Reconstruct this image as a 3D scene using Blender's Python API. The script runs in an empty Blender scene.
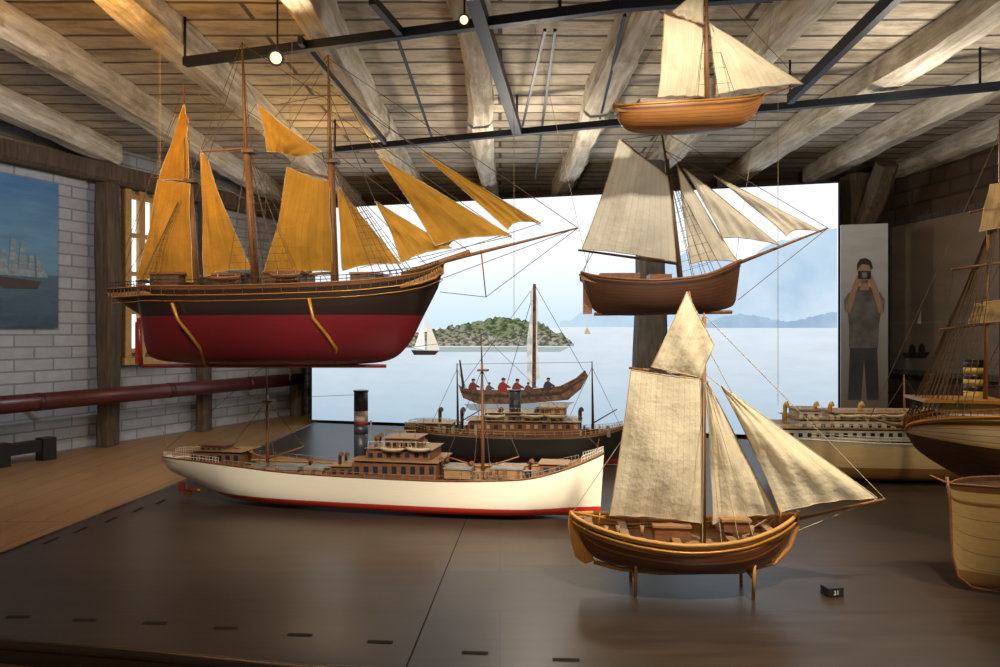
import bpy, bmesh, math, random
from mathutils import Vector, Matrix
random.seed(7)
F=667.0; CX=500.0; CY=333.5; EYE=Vector((0,0,1.5))
ZP=0.75; ZF=0.71; ZC=2.84
sc=bpy.context.scene
try:
    sc.view_settings.view_transform='Standard'
    sc.view_settings.look='None'
except Exception: pass

def W(px,py,d): return Vector(((px-CX)/F*d, d, 1.5+(CY-py)/F*d))
def onZ(px,py,z):
    d=(1.5-z)*F/(py-CY) ; return W(px,py,d)

# ---------------- materials ----------------
MATS={}
def newmat(name):
    m=bpy.data.materials.new(name); m.use_nodes=True
    nt=m.node_tree; b=nt.nodes['Principled BSDF']; return m,nt,b
def mixc(nt,fac,a,b,mode='MIX'):
    n=nt.nodes.new('ShaderNodeMix'); n.data_type='RGBA'; n.blend_type=mode
    for i,v in ((0,fac),(6,a),(7,b)):
        if hasattr(v,'is_linked') or hasattr(v,'links'): nt.links.new(v,n.inputs[i])
        elif i==0: n.inputs[0].default_value=v
        else: n.inputs[i].default_value=(*v,1) if len(v)==3 else v
    return n.outputs[2]
def math_(nt,op,a,b=0.0):
    n=nt.nodes.new('ShaderNodeMath'); n.operation=op
    for i,v in ((0,a),(1,b)):
        if hasattr(v,'links'): nt.links.new(v,n.inputs[i])
        else: n.inputs[i].default_value=v
    return n.outputs[0]
def coord(nt,kind='Object',scale=(1,1,1)):
    t=nt.nodes.new('ShaderNodeTexCoord'); mp=nt.nodes.new('ShaderNodeMapping')
    mp.inputs['Scale'].default_value=scale
    nt.links.new(t.outputs[kind],mp.inputs['Vector']); return mp.outputs[0]
def noise(nt,vec,scale,detail=4,rough=.6):
    n=nt.nodes.new('ShaderNodeTexNoise'); n.inputs['Scale'].default_value=scale
    n.inputs['Detail'].default_value=detail; n.inputs['Roughness'].default_value=rough
    nt.links.new(vec,n.inputs['Vector']); return n.outputs['Fac']
def ramp(nt,fac,lo,hi):
    n=nt.nodes.new('ShaderNodeMapRange'); n.inputs[1].default_value=lo; n.inputs[2].default_value=hi
    nt.links.new(fac,n.inputs[0]); return n.outputs[0]
def bump(nt,b,h,st=.3,dist=.01):
    n=nt.nodes.new('ShaderNodeBump'); n.inputs['Strength'].default_value=st; n.inputs['Distance'].default_value=dist
    nt.links.new(h,n.inputs['Height']); nt.links.new(n.outputs[0],b.inputs['Normal'])
def paint(name,c,rough=.5,metal=0,var=.25,scale=30):
    if name in MATS: return MATS[name]
    m,nt,b=newmat(name)
    f=noise(nt,coord(nt),scale)
    f=ramp(nt,f,.3,.75)
    out=mixc(nt,f,tuple(x*(1-var) for x in c),tuple(min(1,x*(1+var*.5)) for x in c))
    nt.links.new(out,b.inputs['Base Color']); b.inputs['Roughness'].default_value=rough; b.inputs['Metallic'].default_value=metal
    MATS[name]=m; return m
def wood(name,c1,c2,scale=6,stretch=(1,8,8),rough=.55,bs=.3,kind='Object',bigd=.45,stain=None):
    if name in MATS: return MATS[name]
    m,nt,b=newmat(name)
    v=coord(nt,kind,stretch)
    f=noise(nt,v,scale,6,.65); g=ramp(nt,f,.32,.7)
    big=ramp(nt,noise(nt,coord(nt,kind),scale*.35,3),.3,.75)
    out=mixc(nt,g,c1,c2); out=mixc(nt,math_(nt,'MULTIPLY',big,bigd),out,tuple(x*.45 for x in c1))
    if stain:
        s2=ramp(nt,noise(nt,coord(nt,kind,(1,.5,1)),scale*1.3,6,.75),.50,.66); out=mixc(nt,math_(nt,'MULTIPLY',s2,.65),out,stain)
    nt.links.new(out,b.inputs['Base Color']); b.inputs['Roughness'].default_value=rough
    bump(nt,b,f,bs,.006); MATS[name]=m; return m
def emis(name,c,s=1.0):
    if name in MATS: return MATS[name]
    m,nt,b=newmat(name); b.inputs['Base Color'].default_value=(0,0,0,1)
    b.inputs['Specular IOR Level'].default_value=0
    b.inputs['Emission Color'].default_value=(*c,1); b.inputs['Emission Strength'].default_value=s
    MATS[name]=m; return m
def emisvar(name,c1,c2,scale,stretch=(1,1,1),s=1.0,lo=.35,hi=.65):
    m=emis(name,c1,s); nt=m.node_tree; b=nt.nodes['Principled BSDF']
    f=ramp(nt,noise(nt,coord(nt,'Object',stretch),scale,5,.6),lo,hi)
    nt.links.new(mixc(nt,f,c1,c2),b.inputs['Emission Color']); return m
def cloth(name,c,seams=14,trans=.45,line=.5,mottle=.72):
    m,nt,b=newmat(name)
    t=nt.nodes.new('ShaderNodeTexCoord'); sp=nt.nodes.new('ShaderNodeSeparateXYZ'); nt.links.new(t.outputs['UV'],sp.inputs[0])
    su=math_(nt,'MULTIPLY',sp.outputs[0],seams)
    fr=math_(nt,'FRACT',su)
    ln=math_(nt,'LESS_THAN',fr,.09)
    reef=math_(nt,'LESS_THAN',math_(nt,'FRACT',math_(nt,'MULTIPLY',sp.outputs[1],5.3)),.02)
    wn=nt.nodes.new('ShaderNodeTexWhiteNoise'); wn.noise_dimensions='1D'; nt.links.new(math_(nt,'FLOOR',su),wn.inputs['W'])
    f=ramp(nt,noise(nt,coord(nt),7,5),.3,.7)
    f2=ramp(nt,noise(nt,coord(nt),70,3),.3,.7)
    base=mixc(nt,f,tuple(x*mottle for x in c),c)
    base=mixc(nt,math_(nt,'MULTIPLY',wn.outputs['Value'],.3),base,tuple(x*.62 for x in c))
    base=mixc(nt,math_(nt,'MULTIPLY',f2,.22),base,tuple(x*.7 for x in c))
    base=mixc(nt,math_(nt,'MULTIPLY',ln,line),base,tuple(x*.45 for x in c))
    base=mixc(nt,math_(nt,'MULTIPLY',reef,line*.7),base,tuple(x*.45 for x in c))
    nt.links.new(base,b.inputs['Base Color']); b.inputs['Roughness'].default_value=.9
    b.inputs['Specular IOR Level'].default_value=.1
    tr=nt.nodes.new('ShaderNodeBsdfTranslucent'); nt.links.new(base,tr.inputs['Color'])
    mx=nt.nodes.new('ShaderNodeMixShader'); mx.inputs[0].default_value=trans
    nt.links.new(b.outputs[0],mx.inputs[1]); nt.links.new(tr.outputs[0],mx.inputs[2])
    nt.links.new(mx.outputs[0],nt.nodes['Material Output'].inputs['Surface'])
    bump(nt,b,f,.5,.02)
    return m
def hullmat(name,base,zb=[],vs=[],planks=0,rough=.35,var=.3,pw=.13):
    m,nt,b=newmat(name)
    t=nt.nodes.new('ShaderNodeTexCoord'); sp=nt.nodes.new('ShaderNodeSeparateXYZ'); nt.links.new(t.outputs['UV'],sp.inputs[0])
    so=nt.nodes.new('ShaderNodeSeparateXYZ'); nt.links.new(t.outputs['Object'],so.inputs[0])
    out=mixc(nt,0.0,base,base)
    for z,c in zb: out=mixc(nt,math_(nt,'GREATER_THAN',so.outputs[2],z),out,c)
    for v0,v1,c in vs:
        f=math_(nt,'MULTIPLY',math_(nt,'GREATER_THAN',sp.outputs[1],v0),math_(nt,'LESS_THAN',sp.outputs[1],v1)); out=mixc(nt,f,out,c)
    f=ramp(nt,noise(nt,coord(nt,'Object',(1,4,12)),14,5),.3,.75)
    out=mixc(nt,math_(nt,'MULTIPLY',f,var),out,(.02,.012,.008))
    if planks:
        l=math_(nt,'LESS_THAN',math_(nt,'FRACT',math_(nt,'MULTIPLY',sp.outputs[1],planks)),pw)
        out=mixc(nt,math_(nt,'MULTIPLY',l,.6),out,(.01,.006,.004))
    nt.links.new(out,b.inputs['Base Color']); b.inputs['Roughness'].default_value=rough
    return m

ROPE=paint('rope_dark',(.10,.07,.045),.9)
ROPEL=paint('rope_light',(.45,.36,.22),.9)
SPAR=wood('spar_wood',(.16,.065,.018),(.28,.125,.04),30,(8,8,1))
SPARD=wood('spar_dark',(.07,.04,.02),(.14,.08,.04),30,(8,8,1))
GOLD=paint('gold_paint',(.42,.20,.03),.35,.3)
BLACK=paint('black_paint',(.015,.014,.014),.35)
SLOT=paint('slot_black',(.003,.003,.003),.9)
WHITE=paint('white_paint',(.72,.68,.58),.45)
CREAM=paint('cream_paint',(.62,.50,.32),.4)
RED=paint('red_paint',(.25,.022,.02),.4)
BROWN=wood('cabin_brown',(.16,.06,.025),(.28,.12,.05),40,(1,1,6),.4)
DECK=wood('deck_wood',(.26,.14,.055),(.42,.25,.11),40,(1,8,8),.5)
GREYP=paint('grey_paint',(.25,.25,.24),.5)
STEEL=paint('steel_dark',(.010,.015,.030),.5,.3)
DGLASS=paint('dark_glass',(.02,.03,.04),.1)

# ---------------- model builder ----------------
class Model:
    def __init__(s,name,ax,ay,d,rot=0,loc=None):
        s.name=name; s.loc=loc.copy() if loc is not None else W(ax,ay,d); s.rot=math.radians(rot)
        e=bpy.data.objects.new(name,None); sc.collection.objects.link(e); e.location=s.loc; e.rotation_euler=(0,0,s.rot); e.empty_display_size=.1
        s.e=e; s.parts={}; s.n=Vector((-math.sin(s.rot),math.cos(s.rot),0)); s.Ri=Matrix.Rotation(-s.rot,3,'Z')
    def local(s,w): return s.Ri@(w-s.loc)
    def p(s,px,py,off=0.0):
        dr=Vector(((px-CX)/F,1,(CY-py)/F)); q=s.loc+s.n*off
        t=((q-EYE).dot(s.n))/dr.dot(s.n); return s.local(EYE+dr*t)
    def B(s,part,mat):
        k=(part,mat.name)
        if k not in s.parts: s.parts[k]=(bmesh.new(),mat)
        return s.parts[k][0]
    def tube(s,pts,r0,r1=None,mat=None,part='rigging',seg=8):
        bm=s.B(part,mat or ROPE); r1=r0 if r1 is None else r1
        rings=[]; n=len(pts); 
        for i,q in enumerate(pts):
            q=Vector(q); t=(Vector(pts[min(i+1,n-1)])-Vector(pts[max(i-1,0)]))
            if t.length<1e-7: t=Vector((0,0,1))
            t.normalize(); a=t.cross(Vector((0,1,0.03)))
            if a.length<.2: a=t.cross(Vector((1,0,0)))
            a.normalize(); b=t.cross(a); r=r0+(r1-r0)*i/max(1,n-1)
            rings.append([bm.verts.new(q+a*math.cos(2*math.pi*k/seg)*r+b*math.sin(2*math.pi*k/seg)*r) for k in range(seg)])
        for i in range(n-1):
            for k in range(seg):
                f=bm.faces.new((rings[i][k],rings[i][(k+1)%seg],rings[i+1][(k+1)%seg],rings[i+1][k])); f.smooth=seg>4
        bm.faces.new(rings[0][::-1]); bm.faces.new(rings[-1])
    def line(s,a,b,off0=0,off1=None,r=.0012,mat=None,part='rigging'):
        off1=off0 if off1 is None else off1
        s.tube([s.p(*a,off0),s.p(*b,off1)],r,r,mat,part,4)
    def spar(s,a,b,r0,r1,off=0,mat=None,part='spars'):
        s.tube([s.p(*a,off),s.p(*b,off)],r0,r1,mat or SPAR,part,10)
    def box3(s,x0,x1,y0,y1,z0,z1,mat,part='deck_fittings',bev=0):
        bm=s.B(part,mat)
        v=[bm.verts.new((x,y,z)) for x in (x0,x1) for y in (y0,y1) for z in (z0,z1)]
        for f in ((0,1,3,2),(4,6,7,5),(0,4,5,1),(2,3,7,6),(0,2,6,4),(1,5,7,3)): bm.faces.new([v[i] for i in f])
    def box(s,px0,py0,px1,py1,y0,y1,mat,part='deck_fittings'):
        a=s.p(px0,py0,y0); b=s.p(px1,py1,y0)
        s.box3(min(a.x,b.x),max(a.x,b.x),min(y0,y1),max(y0,y1),min(a.z,b.z),max(a.z,b.z),mat,part)
    def poly(s,pts,off,mat,part):
        bm=s.B(part,mat); f=bm.faces.new([bm.verts.new(s.p(x,y,off)) for x,y in pts]); return f
    def sail(s,c,off=0,bill=.03,mat=None,part='sails',hollow=(0,0,0,0),offs=None,rope=True,n=16):
        bm=s.B(part,mat); uv=bm.loops.layers.uv.verify()
        if len(c)==3: c=[c[0],c[0],c[1],c[2]]
        offs=offs or [off]*4
        A,B_,C,D=[s.p(x,y,o) for (x,y),o in zip(c,offs)]
        cen=(A+B_+C+D)/4
        g=[]
        for i in range(n+1):
            row=[]
            for j in range(n+1):
                u=i/n; v=j/n
                top=A.lerp(B_,u); bot=D.lerp(C,u)
                q=top.lerp(bot,v)
                q=q+(cen-q)*( hollow[0]*4*u*(1-u)*(1-v)**2 + hollow[1]*4*v*(1-v)*u**2 + hollow[2]*4*u*(1-u)*v**2 + hollow[3]*4*v*(1-v)*(1-u)**2)
                q.y-=bill*(math.sin(math.pi*(u*.85+.08))*math.sin(math.pi*(v**1.3*.9+.05))) 
                q.y+=.0030*math.sin(u*22+v*5)*(.4+v)+.004*math.sin(u*7-v*9)
                row.append(bm.verts.new(q))
            g.append(row)
        for i in range(n):
            for j in range(n):
                vs=[g[i][j],g[i][j+1],g[i+1][j+1],g[i+1][j]]
                f=bm.faces.new(vs); f.smooth=True
                for l,(a,b) in zip(f.loops,((i,j),(i,j+1),(i+1,j+1),(i+1,j))): l[uv].uv=(a/n,b/n)
        if rope:
            r=.0018
            ed=[[g[i][0].co.copy() for i in range(n+1)],[g[n][j].co.copy() for j in range(n+1)],[g[i][n].co.copy() for i in range(n+1)],[g[0][j].co.copy() for j in range(n+1)]]
            for e in ed:
                if (e[0]-e[-1]).length>.01: s.tube(e,r,r,ROPEL,'bolt_ropes',4)
    def hull(s,st,mat,deckmat,drop=.02,N=44,bulw=.005,M=16,kf=.4,inner=None,part='hull'):
        rows=[]
        for tx,ty,kx,ky,b,a in st:
            t=s.p(tx,ty,-b); k=s.p(kx,ky,-b*kf); rows.append((t.x,t.z,k.x,k.z,b,a))
        n=len(rows)
        def cr(u):
            i=min(int(u),n-2); f=u-i; P=[rows[max(0,min(n-1,i+o))] for o in (-1,0,1,2)]
            return [ .5*((2*p1)+(-p0+p2)*f+(2*p0-5*p1+4*p2-p3)*f*f+(-p0+3*p1-3*p2+p3)*f**3) for p0,p1,p2,p3 in zip(*P)]
        R=[cr(i/(N-1)*(n-1)) for i in range(N)]
        for r in R: r[4]=max(r[4],.002); r[5]=max(1.02,r[5])
        s.rows=R
        bm=s.B(part,mat); uv=bm.loops.layers.uv.verify()
        L=[(j/M)**1.6 for j in range(M+1)]
        G={}
        for sd in (-1,1):
            for i,(tx,tz,kx,kz,b,a) in enumerate(R):
                for j,q in enumerate(L):
                    y=sd*b*(1-(1-q)**a)**(1/a) if q>0 else 0
                    if j==0 and sd==1: G[(sd,i,j)]=G[(-1,i,0)]; continue
                    G[(sd,i,j)]=bm.verts.new((kx+(tx-kx)*q,y,kz+(tz-kz)*q))
            for i in range(N-1):
                for j in range(M):
                    ks=[(i,j),(i+1,j),(i+1,j+1),(i,j+1)]
                    if sd==1: ks=ks[::-1]
                    f=bm.faces.new([G[(sd,)+k] for k in ks]); f.smooth=True
                    for l,k in zip(f.loops,ks): l[uv].uv=(k[0]/(N-1),L[k[1]])
        for i in (0,N-1):
            ring=[G[(-1,i,j)] for j in range(M,-1,-1)]+[G[(1,i,j)] for j in range(1,M+1)]
            try:
                f=bm.faces.new(ring)
                for l in f.loops: l[uv].uv=(0,.6)
            except Exception: pass
        bd=s.B('deck',deckmat); bi=s.B('bulwark_inside',inner or deckmat)
        pd=None;pi=None
        for i,(tx,tz,kx,kz,b,a) in enumerate(R):
            w=max(b-bulw,.0008); dz=min(drop,(tz-kz)*.8)
            d=[bd.verts.new((tx,y,tz-dz)) for y in (-w,w)]
            c=[bi.verts.new((tx,y,z)) for y,z in ((-b,tz),(-w,tz),(-w,tz-dz),(w,tz-dz),(w,tz),(b,tz))]
            if pd:
                bd.faces.new((pd[0],d[0],d[1],pd[1]))
                for k in (0,1,3,4): bi.faces.new((pi[k],c[k],c[k+1],pi[k+1]))
            pd=d;pi=c
    def sheer(s,t,side=-1,dz=0.0,dy=0.0):
        N=len(s.rows); u=t*(N-1); i=min(int(u),N-2); f=u-i
        a,b=s.rows[i],s.rows[i+1]; g=lambda k:a[k]+(b[k]-a[k])*f
        return Vector((g(0),side*(g(4)+dy),g(1)+dz))
    def gunwale(s,r,mat,t0=0,t1=1,dz=0,part='gunwale',n=40,dy=0):
        for sd in (-1,1): s.tube([s.sheer(t0+(t1-t0)*i/n,sd,dz,dy) for i in range(n+1)],r,r,mat,part,6)
    def railing(s,t0,t1,h,n,mat,r=.0012,lines=2,base=0.0,dy=-.004):
        for sd in (-1,1):
            for i in range(n+1):
                a=s.sheer(t0+(t1-t0)*i/n,sd,base,dy); s.tube([a,a+Vector((0,0,h))],r,r,mat,'railing',4)
            for k in range(lines):
                z=base+h*(k+1)/lines
                s.tube([s.sheer(t0+(t1-t0)*i/(n),sd,z,dy) for i in range(n+1)],r,r,mat,'railing',4)
    def shrouds(s,top,tc,dt,n,r=.001,rat=8,off=0,mat=None,sides=(-1,1)):
        T=s.p(*top,off)
        for sd in sides:
            ft=[s.sheer(tc+dt*(i/(n-1)-.5),sd) for i in range(n)]
            for f in ft: s.tube([T,f],r,r,mat or ROPE,'shrouds',4)
            for k in range(1,rat):
                q=k/rat; s.tube([f.lerp(T,q*.85) for f in (ft[0],ft[-1])],r*.6,r*.6,mat or ROPE,'shrouds',4)
    def finish(s,rest=None):
        if rest is not None:
            mz=min(v.co.z for (bm,_) in s.parts.values() for v in bm.verts)
            s.e.location.z+=rest+.001-(s.loc.z+mz)
        for (part,mn),(bm,mat) in s.parts.items():
            bmesh.ops.recalc_face_normals(bm,faces=bm.faces) if part not in('sails',) else None
            me=bpy.data.meshes.new(part); bm.to_mesh(me); bm.free(); me.materials.append(mat)
            o=bpy.data.objects.new(s.name+'_'+part,me); sc.collection.objects.link(o); o.parent=s.e

def slab(name,pts,z0,z1,mat):
    bm=bmesh.new(); lo=[bm.verts.new((x,y,z0)) for x,y in pts]; hi=[bm.verts.new((x,y,z1)) for x,y in pts]
    bm.faces.new(hi); bm.faces.new(lo[::-1]); n=len(pts)
    for i in range(n): bm.faces.new((lo[i],lo[(i+1)%n],hi[(i+1)%n],hi[i]))
    bmesh.ops.recalc_face_normals(bm,faces=bm.faces)
    me=bpy.data.meshes.new(name); bm.to_mesh(me); bm.free(); me.materials.append(mat)
    o=bpy.data.objects.new(name,me); sc.collection.objects.link(o); return o
def wallbox(name,a,b,z0,z1,mat,th=.12):
    a=Vector(a);b=Vector(b); L=(b-a).length; ang=math.atan2(b.y-a.y,b.x-a.x)
    bm=bmesh.new()
    v=[bm.verts.new((x,y,z)) for x in (0,L) for y in (0,th) for z in (0,z1-z0)]
    for f in ((0,1,3,2),(4,6,7,5),(0,4,5,1),(2,3,7,6),(0,2,6,4),(1,5,7,3)): bm.faces.new([v[i] for i in f])
    bmesh.ops.recalc_face_normals(bm,faces=bm.faces)
    me=bpy.data.meshes.new(name); bm.to_mesh(me); bm.free(); me.materials.append(mat)
    o=bpy.data.objects.new(name,me); sc.collection.objects.link(o); o.location=(a.x,a.y,z0); o.rotation_euler=(0,0,ang); return o

# ---------------- room materials ----------------
def brickmat(name,c1,c2,mort,bw,rh,ms,swap=True,bs=.6,rough=.8,grain=None,gd=.55,gs=6,stain=None,spec=.5,sd=.85):
    m,nt,b=newmat(name)
    t=nt.nodes.new('ShaderNodeTexCoord'); sp=nt.nodes.new('ShaderNodeSeparateXYZ'); nt.links.new(t.outputs['Object'],sp.inputs[0])
    wob=math_(nt,'MULTIPLY',math_(nt,'SUBTRACT',noise(nt,coord(nt),1.5,2),.5),.05 if stain else 0.0)
    cb=nt.nodes.new('ShaderNodeCombineXYZ'); nt.links.new(sp.outputs[0],cb.inputs[0]); nt.links.new(math_(nt,'ADD',sp.outputs[2 if swap else 1],wob),cb.inputs[1])
    br=nt.nodes.new('ShaderNodeTexBrick'); nt.links.new(cb.outputs[0],br.inputs['Vector'])
    br.inputs['Color1'].default_value=(*c1,1);br.inputs['Color2'].default_value=(*c2,1);br.inputs['Mortar'].default_value=(*mort,1)
    br.inputs['Scale'].default_value=1; br.inputs['Brick Width'].default_value=bw; br.inputs['Row Height'].default_value=rh; br.inputs['Mortar Size'].default_value=ms
    br.inputs['Mortar Smooth'].default_value=.3
    g=ramp(nt,noise(nt,coord(nt,'Object',grain or (1,1,1)),gs if grain else 14,6,.65),.3,.72)
    out=mixc(nt,math_(nt,'MULTIPLY',g,gd),br.outputs['Color'],tuple(x*.4 for x in c1))
    if stain:
        s2=ramp(nt,noise(nt,coord(nt,'Object',(1,2.2,1)),3.2,7,.75),.46,.66); out=mixc(nt,math_(nt,'MULTIPLY',s2,sd),out,stain)
    nt.links.new(out,b.inputs['Base Color']); b.inputs['Roughness'].default_value=rough; b.inputs['Specular IOR Level'].default_value=spec
    h=math_(nt,'SUBTRACT',math_(nt,'MULTIPLY',g,.25),br.outputs['Fac'])
    bump(nt,b,h,bs,.01); return m
WBRICK=brickmat('white_painted_brick',(.50,.55,.62),(.40,.44,.51),(.26,.29,.34),.24,.078,.006,gd=.4)
CEIL=brickmat('ceiling_boards',(.80,.70,.56),(.48,.40,.30),(.006,.004,.003),2.1,.15,.012,swap=False,grain=(1.2,12,1),gd=.65,stain=(.14,.09,.05),sd=.7)
FLOORM=brickmat('floor_boards',(.40,.23,.10),(.32,.175,.07),(.07,.035,.015),.16,2.8,.003,swap=False,rough=.45,bs=.2,grain=(10,1,1))
PLATM=brickmat('platform_boards',(.062,.040,.028),(.042,.029,.022),(.012,.009,.008),2.4,.30,.0015,swap=False,rough=.36,bs=.03,grain=(.8,8,1),gd=.85,gs=3.2,spec=.4)
DARKW=brickmat('dark_stone_wall',(.12,.075,.048),(.085,.055,.038),(.05,.034,.025),.34,.11,.01,bs=.8)
BEAM=wood('beam_whitewash',(.42,.35,.26),(.92,.88,.79),4,(9,.7,9),.8,1.0,bigd=.5,stain=(.20,.14,.085))
POST=wood('post_timber',(.06,.040,.025),(.17,.12,.08),6,(9,9,1),.8,.9)
POSTD=wood('post_dark',(.05,.045,.04),(.13,.115,.10),8,(9,9,1),.8,.9)

slab('floor',[(-5,-1.2),(4.6,-1.2),(4.6,8.5),(-5,8.5)],ZF-.1,ZF,FLOORM)
slab('display_platform',[(-1.75,1.67),(-1.22,1.60),(-.45,1.47),(.3,1.41),(1.5,1.38),(3.0,1.38),(2.9,4.4),(-1.55,5.6),(-1.62,3.2)],ZF+.001,ZP,PLATM)
wl0=Vector((-3.11,4.15)); wl1=Vector((-1.90,6.67)); dv=(wl1-wl0).normalized()
wls=wl0-dv*4.0
wallbox('wall_left',wls,wl1,ZF,ZC,WBRICK)
wallbox('wall_back',(-1.95,6.67),(3.0,5.45),ZF,ZC,DARKW)
wallbox('wall_right',(3.0,5.5),(3.75,1.2),ZF,ZC,DARKW)
slab('ceiling',[(-5,.3),(4.4,.3),(4.4,7),(-5,7)],ZC,ZC+.06,CEIL)

def rough_beam(name,a,b,w,h,mat,seed=0,amp=.012):
    a=Vector(a);b=Vector(b);t=(b-a);L=t.length;t.normalize()
    up=Vector((0,0,1)) if abs(t.z)<.8 else Vector((0,1,0))
    sd=t.cross(up).normalized(); up=sd.cross(t)
    bm=bmesh.new(); n=int(L/.09)+2; rings=[]
    rnd=random.Random(seed); ph=[rnd.uniform(0,6) for _ in range(8)]
    prof=[(-.5,-.30),(-.30,-.5),(.30,-.5),(.5,-.30),(.5,.5),(.38,.5),(-.38,.5),(-.5,.5)]
    for i in range(n+1):
        q=a+t*L*i/n; sx=amp*math.sin(i*.21+ph[0])+amp*.4*math.sin(i*.7+ph[1]); wv=1+.12*math.sin(i*.27+ph[2])
        rings.append([bm.verts.new(q+sd*(x*w*wv+sx+rnd.uniform(-1,1)*amp*.4)+up*(y*h+(rnd.uniform(-1,1)*amp*.4 if y<0 else 0))) for x,y in prof])
    for i in range(n):
        for k in range(8): bm.faces.new((rings[i][k],rings[i][(k+1)%8],rings[i+1][(k+1)%8],rings[i+1][k]))
    bm.faces.new(rings[0]); bm.faces.new(rings[-1][::-1]); bmesh.ops.recalc_face_normals(bm,faces=bm.faces)
    me=bpy.data.meshes.new(name); bm.to_mesh(me); bm.free(); me.materials.append(mat)
    o=bpy.data.objects.new(name,me); sc.collection.objects.link(o); return o
for k,x in enumerate((-2.75,-2.05,-1.40,-.75,-.10,.54,1.2,1.88,2.5,3.1)):
    yb=6.5-(x+1.9)*.246 if x>-1.9 else 4.0+(x+3.11)*2.08
    rough_beam('ceiling_beam',(x+.05*math.sin(k*3),.4,ZC-.074),(x,yb-.02,ZC-.074),.14,.14,BEAM,k,.011)
rough_beam('wall_plate_beam',(-1.80,6.55,ZC-.22),(2.90,5.38,ZC-.22),.13,.13,POSTD,30)

LW=Model('left_wall_frame',0,0,1,math.degrees(math.atan2(dv.y,dv.x)),loc=Vector((wl0.x,wl0.y,ZF)))
def lw_world(l): 
    R=Matrix.Rotation(LW.rot,3,'Z'); return R@l+LW.loc
for i,(px,w,m) in enumerate(((107,.12,POST),(204,.08,POST),(297,.12,POST))):
    q=lw_world(LW.p(px,420,-.09)); rough_beam('wall_post',(q.x,q.y,ZF+.003),(q.x,q.y,ZC-.29),w,.12,m,50+i,.006)
q=lw_world(LW.p(-60,150,-.08)); q2=lw_world(LW.p(325,150,-.08))
rough_beam('wall_plate_beam',(q.x,q.y,ZC-.22),(q2.x,q2.y,ZC-.22),.12,.13,POST,63,.008)
bpy.data.objects.remove(LW.e)
# window
WN=Model('window_1',0,0,1,math.degrees(LW.rot),loc=LW.loc)
WINF=paint('window_frame_yellow',(.50,.29,.09),.5)
a=WN.p(126,196,-.02); b=WN.p(153,350,-.02)
x0,x1=a.x,b.x
z1=a.z; z0=b.z
WN.box3(x0,x1,-.012,-.004,z0,z1,emis('daylight_pane',(.92,.93,.88),1.5),'panes')
for xx in (x0,x0+(x1-x0)*.5,x1): WN.box3(xx-.024,xx+.024,-.05,-.005,z0-.05,z1+.05,WINF,'frame')
for k in range(5):
    zz=z0+(z1-z0)*k/4; WN.box3(x0,x1,-.045,-.006,zz-.016,zz+.016,WINF,'frame')
WN.box3(x0-.08,x1+.08,-.12,-.005,z0-.1,z0-.05,WINF,'sill')
WN.finish()
# painting
PT=Model('framed_ship_painting',0,0,1,math.degrees(LW.rot),loc=LW.loc)
a=PT.p(-60,183,-.03); b=PT.p(58,328,-.03); top=PT.p(58,184,-.03)
x0,x1,z0,z1=a.x,b.x,b.z,top.z
def gradmat(name,z0,c0,z1,c1,ns=6,var=.2,em=0,hi=None):
    m,nt,bb=newmat(name)
    t=nt.nodes.new('ShaderNodeTexCoord'); so=nt.nodes.new('ShaderNodeSeparateXYZ'); nt.links.new(t.outputs['Object'],so.inputs[0])
    f=ramp(nt,so.outputs[2],z0,z1); out=mixc(nt,f,c0,c1)
    g=ramp(nt,noise(nt,coord(nt,'Object',(.6,1,2.5)),ns,5),.35,.7); out=mixc(nt,math_(nt,'MULTIPLY',g,var),out,hi or (tuple(min(1,x*1.9+.05) for x in c0) if not em else tuple(x*.8 for x in c0)))
    if em:
        bb.inputs['Base Color'].default_value=(0,0,0,1); bb.inputs['Specular IOR Level'].default_value=.1
        nt.links.new(out,bb.inputs['Emission Color']); bb.inputs['Emission Strength'].default_value=em
    else: nt.links.new(out,bb.inputs['Base Color']); bb.inputs['Roughness'].default_value=.5
    return m
PT.box3(x0,x1,-.03,-.003,z0,z1,gradmat('painting_sky',z0+.4*(z1-z0),(.09,.24,.38),z1,(.03,.15,.40),5,.3),'canvas')
zs=z0+(z1-z0)*.36
PT.box3(x0,x1,-.032,-.0301,z0,zs,gradmat('painting_sea',z0,(.015,.045,.09),zs,(.035,.11,.18),14,.5),'sea')
PSAIL=paint('painted_sail',(.26,.34,.38),.6,var=.4); PHULL=paint('painted_hull_brown',(.05,.04,.04),.6)
def pq(u,v): return (x0+(x1-x0)*u, z0+(z1-z0)*v)
def ppoly(pts,k,mat,part):
    bm=PT.B(part,mat); bm.faces.new([bm.verts.new((pq(*q)[0],-.0325-.0004*k,pq(*q)[1])) for q in pts])
ppoly([(.42,.335),(.84,.315),(.80,.26),(.50,.255),(.45,.28)],1,PHULL,'painted_hull')
for k,(u,w,h) in enumerate(((.50,.045,.17),(.585,.05,.25),(.67,.05,.23),(.745,.04,.15))):
    for j in range(3):
        b0=.34+h*j/3; w0=w*(1-.22*j); ppoly([(u-w0,b0),(u+w0,b0+.005),(u+w0*.72,b0+h/3.3),(u-w0*.8,b0+h/3.3)],2+k,PSAIL,'painted_sails')
ppoly([(.79,.34),(.90,.345),(.79,.50)],7,PSAIL,'painted_sails')
PWAVE=paint('painted_wave',(.05,.12,.17),.6,var=.4)
for k in range(9): 
    u=.20+.09*k; v=.20-.035*(k*2%5); ppoly([(u-.05,v),(u+.05,v+.008),(u+.07,v+.018),(u-.01,v+.016)],8,PWAVE,'painted_waves')
PT.finish()
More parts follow.
